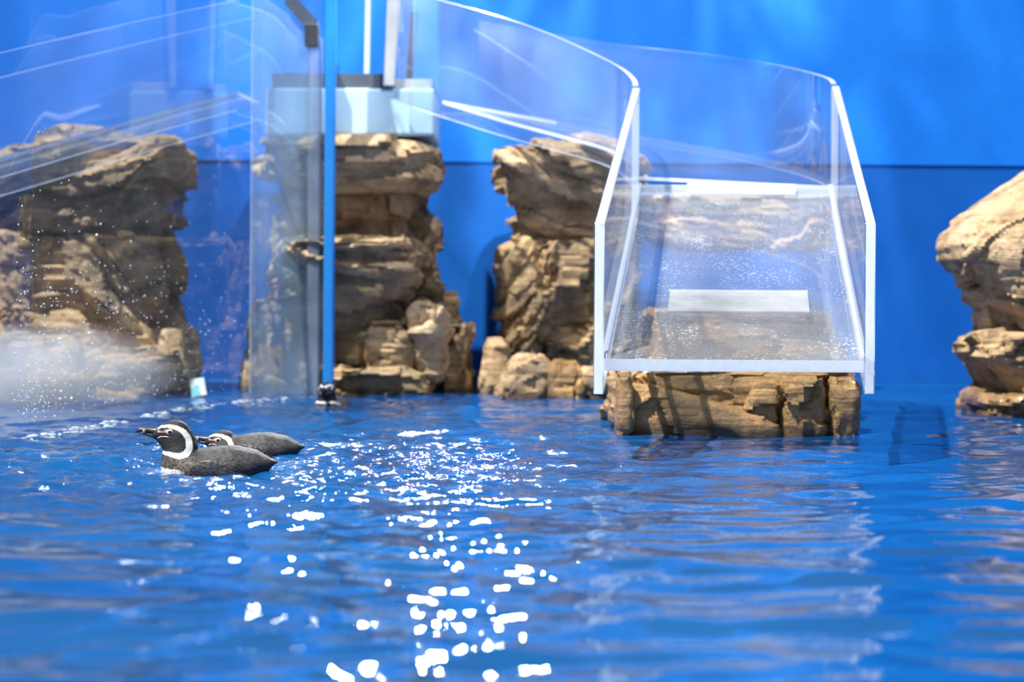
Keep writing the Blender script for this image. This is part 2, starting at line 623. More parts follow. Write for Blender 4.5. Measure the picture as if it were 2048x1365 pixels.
# ------------------------------------------------------------------ rocks
def stone(rows, d, half_depth, mat, parent, strata=0.0, seed=1, amp=0.028, layer=0.055, length=0.20, res=0.0095, name='stone', power=4.2, yshift=0.0, rough=1.0, lean=None):
    """a rock body given by its left and right edge at several heights (pixel rows seen at distance d)"""
    rows = np.asarray(rows, float)
    layer, length, amp = layer * 1.55, length * 1.25, amp * 1.08
    pts = []
    for (py, l, r_) in rows:
        a = P(l, py, d)
        b = P(r_, py, d)
        pts.append(((a[0] + b[0]) / 2, abs(b[0] - a[0]) / 2, (a[2] + b[2]) / 2))
    pts = np.array(pts)
    # resample along the profile
    seg = np.hypot(np.diff(pts[:, 2]), np.maximum(np.abs(np.diff(pts[:, 1])), np.abs(np.diff(pts[:, 0]))))
    s = np.concatenate([[0], np.cumsum(seg)])
    n = max(6, int(s[-1] / res))
    t = np.linspace(0, s[-1], n)
    xc, ax, zz = (np.interp(t, s, pts[:, k]) for k in range(3))
    amax = ax.max()
    per = 2 * math.pi * math.sqrt((amax ** 2 + half_depth ** 2) / 2) * 1.1
    nu = int(np.clip(per / res, 24, 420))
    th = np.linspace(0, 2 * math.pi, nu, endpoint=False)
    ct, st = np.cos(th), np.sin(th)
    ux = np.sign(ct) * np.abs(ct) ** (2 / power)
    uy = np.sign(st) * np.abs(st) ** (2 / power)
    V = []
    cap = [0.06, 0.25, 0.45, 0.65, 0.85]
    capn = max(3, int(min(amax, half_depth) / res / 1.5))
    caps = np.linspace(0.03, 0.97, capn)
    lean = 0.16 * (zz[0] - zz[-1]) if lean is None else lean
    zspan = zz[0] - zz[-1] + 1e-9
    rows_all = [(xc[0], ax[0] * c, zz[0], c) for c in caps] + [(xc[k], ax[k], zz[k], 1.0) for k in range(n)] + [(xc[-1], ax[-1] * c, zz[-1], c) for c in caps[::-1]]
    for (x0, a, z0, sc) in rows_all:
        by = half_depth * sc * (0.55 + 0.45 * a / (amax * sc + 1e-9)) if sc > 0.99 else half_depth * (0.55 + 0.45 * (a / sc) / amax) * sc
        ysh = d + yshift + lean * ((zz[0] - z0) / zspan - 0.3)
        V.append(np.stack([x0 + ux * a, ysh + uy * by, np.full(nu, z0)], 1))
    R = len(V)
    V = np.concatenate(V)
    F = []
    for k in range(R - 1):
        base = k * nu
        for j in range(nu):
            j2 = (j + 1) % nu
            F.append((base + j, base + nu + j, base + nu + j2, base + j2))
    top = len(V)
    V = np.vstack([V, [[xc[0], d + yshift, zz[0]]], [[xc[-1], d + yshift, zz[-1]]]])
    for j in range(nu):
        j2 = (j + 1) % nu
        F.append((top, j, j2))
        F.append((top + 1, (R - 1) * nu + j2, (R - 1) * nu + j))
    # relief: slanted layers, broken blocks, cracks and grain
    base = np.array(parent.location)
    me = bpy.data.meshes.new(name)
    me.from_pydata(V.tolist(), [], F)
    me.update()
    nrm = np.empty(len(V) * 3)
    me.vertex_normals.foreach_get('vector', nrm)
    nrm = nrm.reshape(-1, 3)
    ca, sa = math.cos(strata), math.sin(strata)
    warp = fbm(V * 3.0, seed + 50, 2)
    along = V[:, 0] * ca + V[:, 2] * sa
    across = -V[:, 0] * sa + V[:, 2] * ca + warp * layer * 0.7
    q = np.stack([along / length, V[:, 1] / length, across / layer], 1) + seed * 3.17
    h1, c1 = facets(q, seed)
    q2 = np.stack([along / (length * 0.42), V[:, 1] / (length * 0.42), across / (layer * 0.45)], 1) + seed * 1.7
    h2, c2 = facets(q2, seed + 20)
    crk = np.clip(fbm(V * 5.0, seed + 33, 2) * 3.0 + 0.1, 0, 1)
    D = amp * (1.05 * h1 + 0.26 * h2 * rough) - amp * 0.9 * crk * np.exp(-(c1 / 0.05) ** 2)
    q3 = np.stack([along / (length * 0.3), V[:, 1] / (length * 0.3), across / (layer * 0.2)], 1) + seed * 2.3
    h3, c3 = facets(q3, seed + 40)
    D += amp * 0.16 * h3
    D += amp * 0.5 * fbm(V * 3.0, seed + 70, 2) + amp * 0.12 * fbm(V * 34.0, seed + 90, 2)
    fl = np.clip((1.0 - np.abs(nrm[:, 2])) + 0.45, 0, 1)
    V = V + nrm * (D * fl)[:, None]
    me.vertices.foreach_set('co', (V - base).ravel())
    me.polygons.foreach_set('use_smooth', np.ones(len(me.polygons), dtype=bool))
    me.materials.append(mat)
    me.update()
    me.set_sharp_from_angle(angle=math.radians(28))
    o = bpy.data.objects.new(name, me)
    col.objects.link(o)
    o.parent = parent
    return o


R_ = math.radians
# left outcrop behind the tank glass
g = 'artificial rock outcrops standing in the pool'
t = thing('rock_outcrop', 'overhanging tan rock outcrop behind the wet glass pane at left', 'rock', P(160, 790, 8.2), g)
stone([(268, 160, 205), (284, 110, 300), (291, 95, 366), (310, 40, 372), (335, -40, 366), (360, -70, 352), (390, -70, 346), (420, -70, 340), (450, -70, 336), (474, -70, 330), (486, -70, 290)], 8.1, 0.36, M['rock'], t, R_(14), 3, 0.034, 0.06, 0.30, lean=0.22)
stone([(470, -70, 290), (485, -70, 312), (510, -70, 326), (545, -70, 332), (590, -70, 336), (640, -70, 340), (690, -70, 350)], 8.15, 0.32, M['rock'], t, R_(-58), 4, 0.036, 0.06, 0.26)
stone([(658, 335, 382), (675, 330, 386), (720, 322, 388), (760, 318, 390), (810, 318, 392)], 8.05, 0.16, M['rock_pale'], t, R_(80), 5, 0.015, 0.07, 0.16)
stone([(690, 200, 330), (705, 170, 345), (735, 158, 352), (770, 150, 362), (815, 150, 366)], 7.85, 0.20, M['rock'], t, R_(10), 6, 0.02, 0.08, 0.2)
stone([(672, -70, 150), (695, -70, 190), (740, -70, 205), (815, -70, 215)], 7.85, 0.25, M['rock'], t, R_(5), 7, 0.022, 0.08, 0.2)

# centre pillar
t = thing('rock_pillar', 'stacked tan rock pillar carrying the pale blue platform', 'rock', P(700, 790, 8.25), g)
stone([(291, 545, 862), (296, 537, 866), (302, 537, 870), (312, 535, 876), (340, 537, 880), (362, 540, 880), (376, 562, 868), (386, 585, 850)], 8.25, 0.34, M['rock_pale'], t, R_(1), 11, 0.026, 0.05, 0.32, lean=0.10)
stone([(372, 590, 838), (400, 582, 842), (435, 570, 848), (470, 566, 856), (500, 560, 862), (530, 556, 862)], 8.35, 0.27, M['rock'], t, R_(86), 12, 0.040, 0.085, 0.20)
stone([(478, 575, 830), (494, 556, 842), (515, 545, 845), (545, 542, 842), (566, 552, 838), (592, 556, 826), (612, 570, 800), (622, 590, 775)], 8.15, 0.34, M['rock_pale'], t, R_(-3), 13, 0.030, 0.05, 0.24, lean=0.16)
stone([(430, 812, 848), (460, 806, 866), (520, 800, 866), (545, 800, 868), (575, 795, 888), (605, 795, 892), (650, 790, 904), (700, 790, 905)], 8.4, 0.2, M['rock'], t, R_(70), 14, 0.03, 0.07, 0.2)
stone([(606, 560, 840), (640, 545, 860), (680, 535, 880), (720, 530, 888), (815, 520, 895)], 8.3, 0.3, M['rock'], t, R_(84), 15, 0.035, 0.10, 0.22)
stone([(600, 512, 545), (618, 502, 558), (660, 496, 562), (720, 492, 566), (815, 490, 572)], 8.15, 0.17, M['rock'], t, R_(84), 16, 0.018, 0.08, 0.16)
stone([(606, 840, 880), (625, 826, 893), (660, 826, 896), (690, 836, 886), (740, 838, 880), (760, 842, 872)], 8.02, 0.13, M['rock_pale'], t, R_(75), 17, 0.02, 0.06, 0.14)
stone([(645, 900, 944), (668, 894, 945), (700, 890, 944), (750, 884, 943), (815, 876, 944)], 8.25, 0.2, M['rock'], t, R_(80), 18, 0.022, 0.06, 0.2)
stone([(640, 735, 800), (665, 725, 820), (715, 725, 828), (735, 735, 820)], 7.98, 0.1, M['rock'], t, R_(65), 19, 0.016, 0.10, 0.15)
stone([(735, 640, 820), (752, 630, 850), (775, 625, 862), (815, 620, 868)], 7.98, 0.14, M['rock'], t, R_(-4), 20, 0.02, 0.05, 0.16)

# middle outcrop left of the slide
t = thing('rock_outcrop', 'tan rock outcrop with slanted top between pillar and clear slide', 'rock', P(1130, 795, 8.0), g)
stone([(284, 1135, 1170), (293, 1050, 1210), (301, 988, 1235), (315, 982, 1265), (335, 990, 1290), (358, 1005, 1298), (385, 1012, 1298), (410, 1018, 1298), (440, 1020, 1298), (470, 1022, 1296), (488, 1034, 1285), (498, 1060, 1260)], 8.42, 0.30, M['rock_pale'], t, R_(-26), 31, 0.032, 0.06, 0.32, lean=0.26)
stone([(484, 1058, 1250), (505, 1034, 1265), (530, 1022, 1268), (560, 1014, 1268), (600, 1010, 1268), (650, 1010, 1266), (690, 1014, 1264), (722, 1035, 1258), (740, 1060, 1240)], 8.42, 0.28, M['rock'], t, R_(60), 32, 0.036, 0.055, 0.26)
stone([(676, 976, 1005), (690, 970, 1018), (720, 966, 1025), (770, 960, 1035), (815, 958, 1040)], 8.15, 0.16, M['rock_pale'], t, R_(80), 33, 0.014, 0.08, 0.16)
stone([(712, 1035, 1075), (735, 1020, 1090), (770, 1000, 1100), (815, 995, 1110)], 7.8, 0.17, M['rock_pale'], t, R_(30), 34, 0.018, 0.08, 0.15)
stone([(725, 1105, 1150), (745, 1095, 1165), (780, 1085, 1178), (815, 1080, 1180)], 7.75, 0.13, M['rock_wet'], t, R_(40), 35, 0.016, 0.07, 0.12)
stone([(735, 1170, 1215), (755, 1165, 1228), (785, 1160, 1235), (815, 1160, 1238)], 7.78, 0.13, M['rock'], t, R_(-20), 36, 0.016, 0.07, 0.12)
stone([(396, 1300, 1635), (412, 1290, 1642), (450, 1290, 1648), (480, 1290, 1652), (498, 1300, 1640)], 8.45, 0.24, M['rock_pale'], t, R_(-4), 37, 0.02, 0.06, 0.3)

# rock under the slide
t = thing('rock_outcrop', 'wet brown block of rock under the clear acrylic slide', 'rock', P(1470, 875, 6.25), g)
stone([(734, 1262, 1672), (748, 1242, 1690), (770, 1230, 1702), (800, 1220, 1708), (835, 1218, 1708), (865, 1226, 1704), (900, 1226, 1704)], 6.3, 0.34, M['rock_wet'], t, R_(-8), 41, 0.020, 0.09, 0.26, 0.009)
stone([(622, 1300, 1650), (640, 1288, 1662), (680, 1280, 1672), (740, 1276, 1676)], 6.75, 0.26, M['rock_wet'], t, R_(3), 42, 0.02, 0.08, 0.3)
stone([(768, 1240, 1300), (785, 1238, 1370), (805, 1238, 1440), (830, 1240, 1520), (850, 1240, 1552), (895, 1240, 1560)], 6.02, 0.11, M['rock_wet'], t, R_(-14), 43, 0.010, 0.16, 0.3, 0.008)
stone([(742, 1236, 1256), (760, 1234, 1262), (800, 1234, 1264), (895, 1234, 1262)], 5.95, 0.07, M['rock_wet'], t, R_(82), 44, 0.008, 0.1, 0.12, 0.008)
stone([(766, 1502, 1548), (780, 1490, 1556), (815, 1484, 1556), (840, 1492, 1556), (850, 1510, 1550)], 6.0, 0.07, M['rock_wet'], t, R_(20), 45, 0.009, 0.08, 0.12, 0.008)
stone([(754, 1562, 1640), (775, 1556, 1650), (830, 1556, 1652), (895, 1558, 1652)], 6.02, 0.1, M['rock_wet'], t, R_(75), 46, 0.012, 0.09, 0.14, 0.008)
stone([(756, 1656, 1690), (780, 1652, 1704), (830, 1650, 1708), (895, 1652, 1704)], 6.06, 0.13, M['rock_wet'], t, R_(82), 47, 0.014, 0.08, 0.14, 0.008)
stone([(738, 1290, 1460), (752, 1262, 1478), (775, 1268, 1482), (795, 1330, 1478), (805, 1380, 1470)], 6.06, 0.1, M['rock_wet'], t, R_(-10), 48, 0.012, 0.1, 0.2, 0.008)

# right outcrop cut by the picture edge
t = thing('rock_outcrop', 'sunlit pale rock outcrop leaning in from the right picture edge', 'rock', P(2080, 825, 7.2), g)
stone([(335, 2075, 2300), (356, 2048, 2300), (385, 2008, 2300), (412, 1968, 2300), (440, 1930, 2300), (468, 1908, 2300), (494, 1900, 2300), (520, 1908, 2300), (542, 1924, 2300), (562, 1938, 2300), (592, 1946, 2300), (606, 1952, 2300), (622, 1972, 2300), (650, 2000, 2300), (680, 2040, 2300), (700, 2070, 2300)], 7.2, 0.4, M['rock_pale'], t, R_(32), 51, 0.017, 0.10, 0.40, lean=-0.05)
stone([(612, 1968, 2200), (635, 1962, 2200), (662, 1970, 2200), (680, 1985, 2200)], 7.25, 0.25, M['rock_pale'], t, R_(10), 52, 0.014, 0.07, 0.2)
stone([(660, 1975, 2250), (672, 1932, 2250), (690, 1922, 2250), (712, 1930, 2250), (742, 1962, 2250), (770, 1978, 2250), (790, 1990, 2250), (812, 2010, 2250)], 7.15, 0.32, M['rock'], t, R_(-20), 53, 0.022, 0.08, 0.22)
stone([(784, 1950, 2250), (798, 1941, 2250), (850, 1940, 2250)], 7.1, 0.34, M['rock_wet'], t, R_(4), 54, 0.014, 0.05, 0.14)


# ------------------------------------------------------------------ acrylic slide
D0, D1 = 5.0, 6.8
TH = 0.027


def slide_pt(side, s):
    """plan position and floor height along the slide, s = 0 front .. 1 bend"""
    x0, x1 = ((0.2185, 0.420) if side < 0 else (0.8990, 1.100))
    zf, zb = P(1470, 720, D0)[2], P(1470, 374, D1)[2]
    return np.array([x0 + (x1 - x0) * s, D0 + (D1 - D0) * s, zf + (zb - zf) * s])


t = thing('acrylic_slide', 'clear acrylic slide chute with white frosted edges above the wet rock', 'slide', (0.66, 5.9, 0.0))
for sd, top0, top1 in ((-1, 446, 176), (1, 446, 172)):
    a, b = slide_pt(sd, 0), slide_pt(sd, 1)
    zt0 = P(1198 if sd < 0 else 1740, top0, D0)[2]
    zt1 = P(1270 if sd < 0 else 1668, top1, D1)[2]
    zb0 = P(1198 if sd < 0 else 1740, 790, D0)[2]
    rows = [(a[0] + (b[0] - a[0]) * s, D0 + (D1 - D0) * s, zb0 + (b[2] - a[2]) * s, zt0 + (zt1 - zt0) * s) for s in np.linspace(0, 1, 5)]
    bevel(upright_sheet('side_panel', rows, TH, [M['acrylic'], M['edge']], t, 1, False), 0.003, 1)
ins = np.array([TH / 2 + 0.001, 0, 0])
fl = slab_between('floor_panel', [slide_pt(-1, s) + ins for s in (0.0, 1.0)], [slide_pt(1, s) - ins for s in (0.0, 1.0)], 0.030, [M['acrylic_floor'], M['edge']], t, 4)


def on_floor(u, s, lift=0.0):
    p = slide_pt(-1, s) * (1 - u) + slide_pt(1, s) * u
    return p + np.array([0, 0, lift])


def floor_strip(name, u0, u1, s0, s1, thick, mat, base=0.001):
    V = []
    for lift in (base, base + thick):
        V += [on_floor(u0, s0, lift), on_floor(u1, s0, lift), on_floor(u1, s1, lift), on_floor(u0, s1, lift)]
    F = [(3, 2, 1, 0), (4, 5, 6, 7), (0, 1, 5, 4), (1, 2, 6, 5), (2, 3, 7, 6), (3, 0, 4, 7)]
    return make(name, V, F, mat, t)


def s_for_row(py):
    best = min(np.linspace(0, 1, 2001), key=lambda s: abs(HORIZON + (EYE - on_floor(0.5, s)[2]) * FPX / on_floor(0.5, s)[1] + 3 - py))
    return float(best)


o = floor_strip('grip_strip', 0.235, 0.80, s_for_row(628), s_for_row(585), 0.006, M['frost_strip'])
o['label'] = 'translucent white grip strip near the slide mouth'
o = floor_strip('grip_strip', 0.26, 0.80, s_for_row(389), 0.995, 0.012, M['white_strip'])
o['label'] = 'opaque white strip at the top bend of the slide'
# glued corner seams along both lower edges
for u in (0.026, 0.974):
    floor_strip('corner_seam', u - 0.006, u + 0.006, 0.003, 0.997, 0.010, M['edge'])
# ------------------------------------------------------------------ curved walkway
t = thing('acrylic_walkway', 'curved clear acrylic walkway leading from platform to the slide', 'walkway', (0.3, 7.4, 0.8))


def path_from(pix):
    out = []
    for (px, pt, pb, d) in pix:
        a = P(px, pt, d)
        b = P(px, pb, d)
        out.append((a[0], d, b[2], a[2]))
    return out


front = path_from([(1271, 172, 388, 6.815), (1268, 160, 372, 6.97), (1248, 140, 350, 7.08), (1200, 113, 326, 7.16), (1100, 68, 298, 7.32), (1000, 33, 270, 7.50), (880, 0, 232, 7.74), (800, -22, 205, 7.885)])
rear = path_from([(1668, 168, 390, 6.815), (1655, 156, 372, 6.98), (1600, 140, 350, 7.14), (1500, 120, 325, 7.33), (1350, 101, 298, 7.55), (1270, 93, 285, 7.66), (1120, 70, 258, 7.9), (960, 42, 225, 8.15)])
upright_sheet('side_panel', front, 0.018, [M['acrylic_walk'], M['edge']], t, 8, end_mat=0)
upright_sheet('side_panel', rear, 0.018, [M['acrylic_walk'], M['edge']], t, 8, end_mat=0)
lf = [(x, y, zb + 0.06) for (x, y, zb, zt) in front[:7]]
rf = [(x, y, zb + 0.03) for (x, y, zb, zt) in rear[:7]]
lf = [(x + 0.012, y + 0.006, z) for x, y, z in lf]
rf = [(x - 0.012, y - 0.006, z) for x, y, z in rf]
slab_between('floor_panel', lf, rf, 0.012, [M['acrylic_walk'], M['edge']], t, 8, right_mat=0)
a, b = np.array(slide_pt(-1, 1)), np.array(slide_pt(1, 1))
v, f = box_data(a[0] + 0.015, b[0] - 0.015, 6.802, 6.812, a[2] - 0.012, a[2] + 0.006)
make('seam', v, f, M['edge'], t)

# left walkway, running out of the picture
t = thing('acrylic_walkway', 'straight clear acrylic walkway sloping down to the left picture edge', 'walkway', (-1.6, 7.2, 0.9))
fr = path_from([(-260, 170, 428, 6.4), (0, 106, 356, 6.8), (260, 46, 279, 7.25), (476, 0, 220, 7.64)])
bk = [(x + 0.03, y + 0.46, zb, zt) for (x, y, zb, zt) in fr]
upright_sheet('side_panel', fr, 0.018, [M['acrylic_walk'], M['edge']], t, 6, end_mat=0)
upright_sheet('side_panel', bk, 0.018, [M['acrylic_walk'], M['edge']], t, 6, end_mat=0)
slab_between('floor_panel', [(x, y + 0.014, zb + 0.07) for (x, y, zb, zt) in fr], [(x, y - 0.014, zb + 0.07) for (x, y, zb, zt) in bk], 0.012, [M['acrylic_walk'], M['edge']], t, 6, right_mat=0)

# ------------------------------------------------------------------ platform on the pillar
x0, x1 = P(531, 240, 7.92)[0], P(868, 240, 7.92)[0]
z0, z1 = P(700, 271, 7.92)[2], P(700, 176, 7.92)[2]
t = thing('platform', 'pale blue boxed platform on top of the rock pillar', 'platform', ((x0 + x1) / 2, 8.25, z0))
v, f = box_data(x0, x1, 7.92, 8.62, z0, z1)
bevel(make('body', v, f, M['platform'], t), 0.012)
xm = P(778, 160, 7.9)[0]
zt = P(700, 146, 7.92)[2]
v, f = box_data(x0 + 0.02, xm, 7.94, 7.97, z1 - 0.002, zt)
make('rim', v, f, M['metal_dark'], t)['label'] = 'dark grey metal rim'
v, f = box_data(xm, x1 - 0.01, 7.935, 7.965, z1 - 0.002, zt - 0.02)
make('rim', v, f, M['metal_light'], t)['label'] = 'light grey metal rim'
v, f = box_data(x1 - 0.035, x1 - 0.005, 7.97, 8.6, z1 - 0.002, zt - 0.03)
make('rim', v, f, M['metal_dark'], t)['label'] = 'dark grey side rim'


def leaning_post(name, pa, pb, d, wpx, depth, mat, parent):
    a, b = P(*pa, d), P(*pb, d)
    w = wpx * d / FPX / 2
    V = []
    for p in (a, b):
        V += [(p[0] - w, d, p[2]), (p[0] + w, d, p[2]), (p[0] + w, d + depth, p[2]), (p[0] - w, d + depth, p[2])]
    F = [(0, 1, 2, 3), (7, 6, 5, 4), (0, 4, 5, 1), (1, 5, 6, 2), (2, 6, 7, 3), (3, 7, 4, 0)]
    return bevel(make(name, V, F, mat, parent), 0.004, 1)


leaning_post('gate_post', (790, -60), (777, 172), 7.9, 24, 0.04, M['metal_light'], t)['label'] = 'light grey gate post'
leaning_post('gate_bar', (829, 22), (819, 165), 8.45, 14, 0.03, M['black'], t)['label'] = 'black upright bar'
leaning_post('gate_post', (737, -60), (733, 165), 8.5, 10, 0.04, M['edge'], t)['label'] = 'pale blue acrylic edge'

# ------------------------------------------------------------------ tank glass at left
t = thing('glass_wall', 'tall curved tank glass with water droplets and a bright blue vertical edge', 'glass wall', (-1.2, 7.0, 0.0))
gpix = [(655, 7.76), (540, 7.56), (430, 7.22), (330, 6.75), (220, 6.26), (110, 5.84), (0, 5.5), (-300, 4.95)]
gpath = [(P(px, 560, d)[0], d, -0.25, 2.3) for px, d in gpix]
upright_sheet('pane', gpath, 0.02, [M['glass'], M['edge_blue']], t, 6)
xa, xb = P(648, 560, 7.75)[0], P(668, 560, 7.75)[0]
v, f = box_data(xa, xb, 7.73, 7.79, -0.25, 2.3)
bevel(make('edge_strip', v, f, M['edge_blue'], t), 0.005, 1)['label'] = 'bright blue vertical glass edge'
# droplets sitting on the pane
gc = catmull(gpath, 24)
r = np.random.default_rng(5)
ico_v = np.array([(0, 0, 1), (0.89, 0, 0.45), (0.28, 0.85, 0.45), (-0.72, 0.53, 0.45), (-0.72, -0.53, 0.45), (0.28, -0.85, 0.45), (0.72, 0.53, -0.45), (-0.28, 0.85, -0.45), (-0.89, 0, -0.45), (-0.28, -0.85, -0.45), (0.72, -0.53, -0.45), (0, 0, -1)])
ico_f = [(0, 1, 2), (0, 2, 3), (0, 3, 4), (0, 4, 5), (0, 5, 1), (1, 6, 2), (2, 7, 3), (3, 8, 4), (4, 9, 5), (5, 10, 1), (6, 7, 2), (7, 8, 3), (8, 9, 4), (9, 10, 5), (10, 6, 1), (11, 7, 6), (11, 8, 7), (11, 9, 8), (11, 10, 9), (11, 6, 10)]
V, F = [], []
cand = 0
while cand < 900:
    k = r.integers(20, len(gc) - 30)
    x, y = gc[k, 0], gc[k, 1]
    px = 1024 + x * FPX / y
    z = abs(r.normal(0.0, 0.34)) + 0.05
    if z > 0.95 or px > 520:
        continue
    if r.uniform() > np.clip(1.15 - px / 520.0, 0.12, 1) * (1.0 if z < 0.5 else 0.35):
        continue
    rad = np.clip(r.lognormal(math.log(0.0016), 0.38), 0.0007, 0.0045)
    j = r.uniform(-0.02, 0.02, 1)[0]
    base = len(V)
    V += [(x + j + q[0] * rad, y - 0.0125 + q[1] * rad * 0.5, z + q[2] * rad) for q in ico_v]
    F += [tuple(base + i for i in ff) for ff in ico_f]
    cand += 1
o = make('droplets', V, F, M['droplet'], t, smooth=True)
o['kind'] = 'stuff'

# foam gathered along the foot of the pane
V, F = [], []
for k in range(300):
    q = gc[r.integers(6, len(gc) - 30)]
    rad = np.clip(r.lognormal(math.log(0.0032), 0.5), 0.0015, 0.010)
    cx, cy, cz = q[0] + r.uniform(-0.03, 0.03), q[1] - 0.015 - abs(r.normal(0, 0.09)), r.uniform(-0.002, 0.006)
    base = len(V)
    V += [(cx + w[0] * rad * 2.2, cy + w[1] * rad, cz + w[2] * rad * 0.5) for w in ico_v]
    F += [tuple(base + i for i in ff) for ff in ico_f]
o = make('foam_line', V, F, M['droplet'], t, smooth=True)
o['kind'] = 'stuff'

# second, thicker pane standing behind the glass end
t = thing('glass_panel', 'milky thick acrylic panel behind the blue glass edge with sloping black cap', 'glass panel', (-0.87, 8.0, 0.0))
dP = 7.86
pa = [P(501, 560, dP)[0], P(642, 560, dP)[0]]
zt_l, zt_r = P(501, -20, dP)[2], P(640, 78, dP)[2]
rows = [(pa[0], dP, -0.25, zt_l), (pa[1], dP, -0.25, zt_r)]
upright_sheet('pane', rows, 0.03, [M['glass_thick'], M['edge']], t, 1, False)
xa, xb = P(617, 560, dP)[0], P(641, 560, dP)[0]
v, f = box_data(xa, xb, dP - 0.05, dP - 0.016, -0.25, P(628, 92, dP)[2])
bevel(make('corner_bar', v, f, M['edge_clear'], t), 0.004, 1)
for (q0, q1, wpx, mt, nm) in (((572, -8), (636, 62), 40, 'metal_dark', 'cap_rail'),):
    a, b = P(*q0, dP), P(*q1, dP)
    dz = wpx * dP / FPX / 2
    V = []
    for p in (a, b):
        V += [(p[0], dP - 0.035, p[2] - dz), (p[0], dP + 0.035, p[2] - dz), (p[0], dP + 0.035, p[2] + dz), (p[0], dP - 0.035, p[2] + dz)]
    F = [(0, 1, 2, 3), (7, 6, 5, 4), (0, 4, 5, 1), (1, 5, 6, 2), (2, 6, 7, 3), (3, 7, 4, 0)]
    make(nm, V, F, M[mt], t)['label'] = 'dark cap rail on the sloping top edge'
xa, xb = P(612, 60, dP)[0], P(638, 60, dP)[0]
v, f = box_data(xa, xb, dP - 0.06, dP + 0.05, P(620, 96, dP)[2], P(620, 50, dP)[2])
bevel(make('clamp', v, f, M['black'], t), 0.006)['label'] = 'black clamp'


# ------------------------------------------------------------------ penguins
def penguin_skin():
    m, nt, out = new_mat('wet_penguin_plumage')
    b = N(nt, 'ShaderNodeBsdfPrincipled')
    at = N(nt, 'ShaderNodeVertexColor', layer_name='plumage')
    nt.links.new(at.outputs[0], b.inputs['Base Color'])
    b.inputs['Roughness'].default_value = 0.6
    b.inputs['Specular IOR Level'].default_value = 0.3
    tc = N(nt, 'ShaderNodeTexCoord')
    mp = N(nt, 'ShaderNodeMapping')
    mp.inputs['Scale'].default_value = (70, 150, 150)
    nt.links.new(tc.outputs['Object'], mp.inputs[0])
    nz = N(nt, 'ShaderNodeTexNoise', Scale=2.2, Detail=5.0)
    nt.links.new(mp.outputs[0], nz.inputs['Vector'])
    bp = N(nt, 'ShaderNodeBump', Strength=0.5, Distance=0.004)
    nt.links.new(nz.outputs['Fac'], bp.inputs['Height'])
    nt.links.new(bp.outputs[0], b.inputs['Normal'])
    nt.links.new(b.outputs[0], out.inputs[0])
    return m


M['plumage'] = penguin_skin()
M['beak'] = simple('horn_beak', (0.03, 0.03, 0.035), 0.35, noise=0.5, scale=60)
M['beak_band'] = simple('grey_beak_band', (0.35, 0.34, 0.35), 0.4, noise=0.25, scale=60)
M['eye_ring'] = simple('pink_eye_ring', (0.62, 0.42, 0.42), 0.45, noise=0.1)
M['eye'] = simple('dark_eye', (0.03, 0.012, 0.01), 0.08, noise=0.1)
M['mouth_line'] = simple('pale_mouth_line', (0.72, 0.62, 0.60), 0.5, noise=0.1)

UNIT = 4.7 / FPX           # metres per outline unit (one pixel at the near bird)


def seg_dist(p, pl):
    """distance of 2D points to a polyline, and the interpolated half width"""
    best = np.full(len(p), 1e9)
    wid = np.zeros(len(p))
    for (x0, y0, w0), (x1, y1, w1) in zip(pl[:-1], pl[1:]):
        a = np.array([x0, y0])
        ab = np.array([x1 - x0, y1 - y0])
        tt = np.clip(((p - a) @ ab) / (ab @ ab), 0, 1)
        dd = np.linalg.norm(p - (a + tt[:, None] * ab), axis=1)
        m = dd < best
        best = np.where(m, dd, best)
        wid = np.where(m, w0 + (w1 - w0) * tt, wid)
    return best, wid


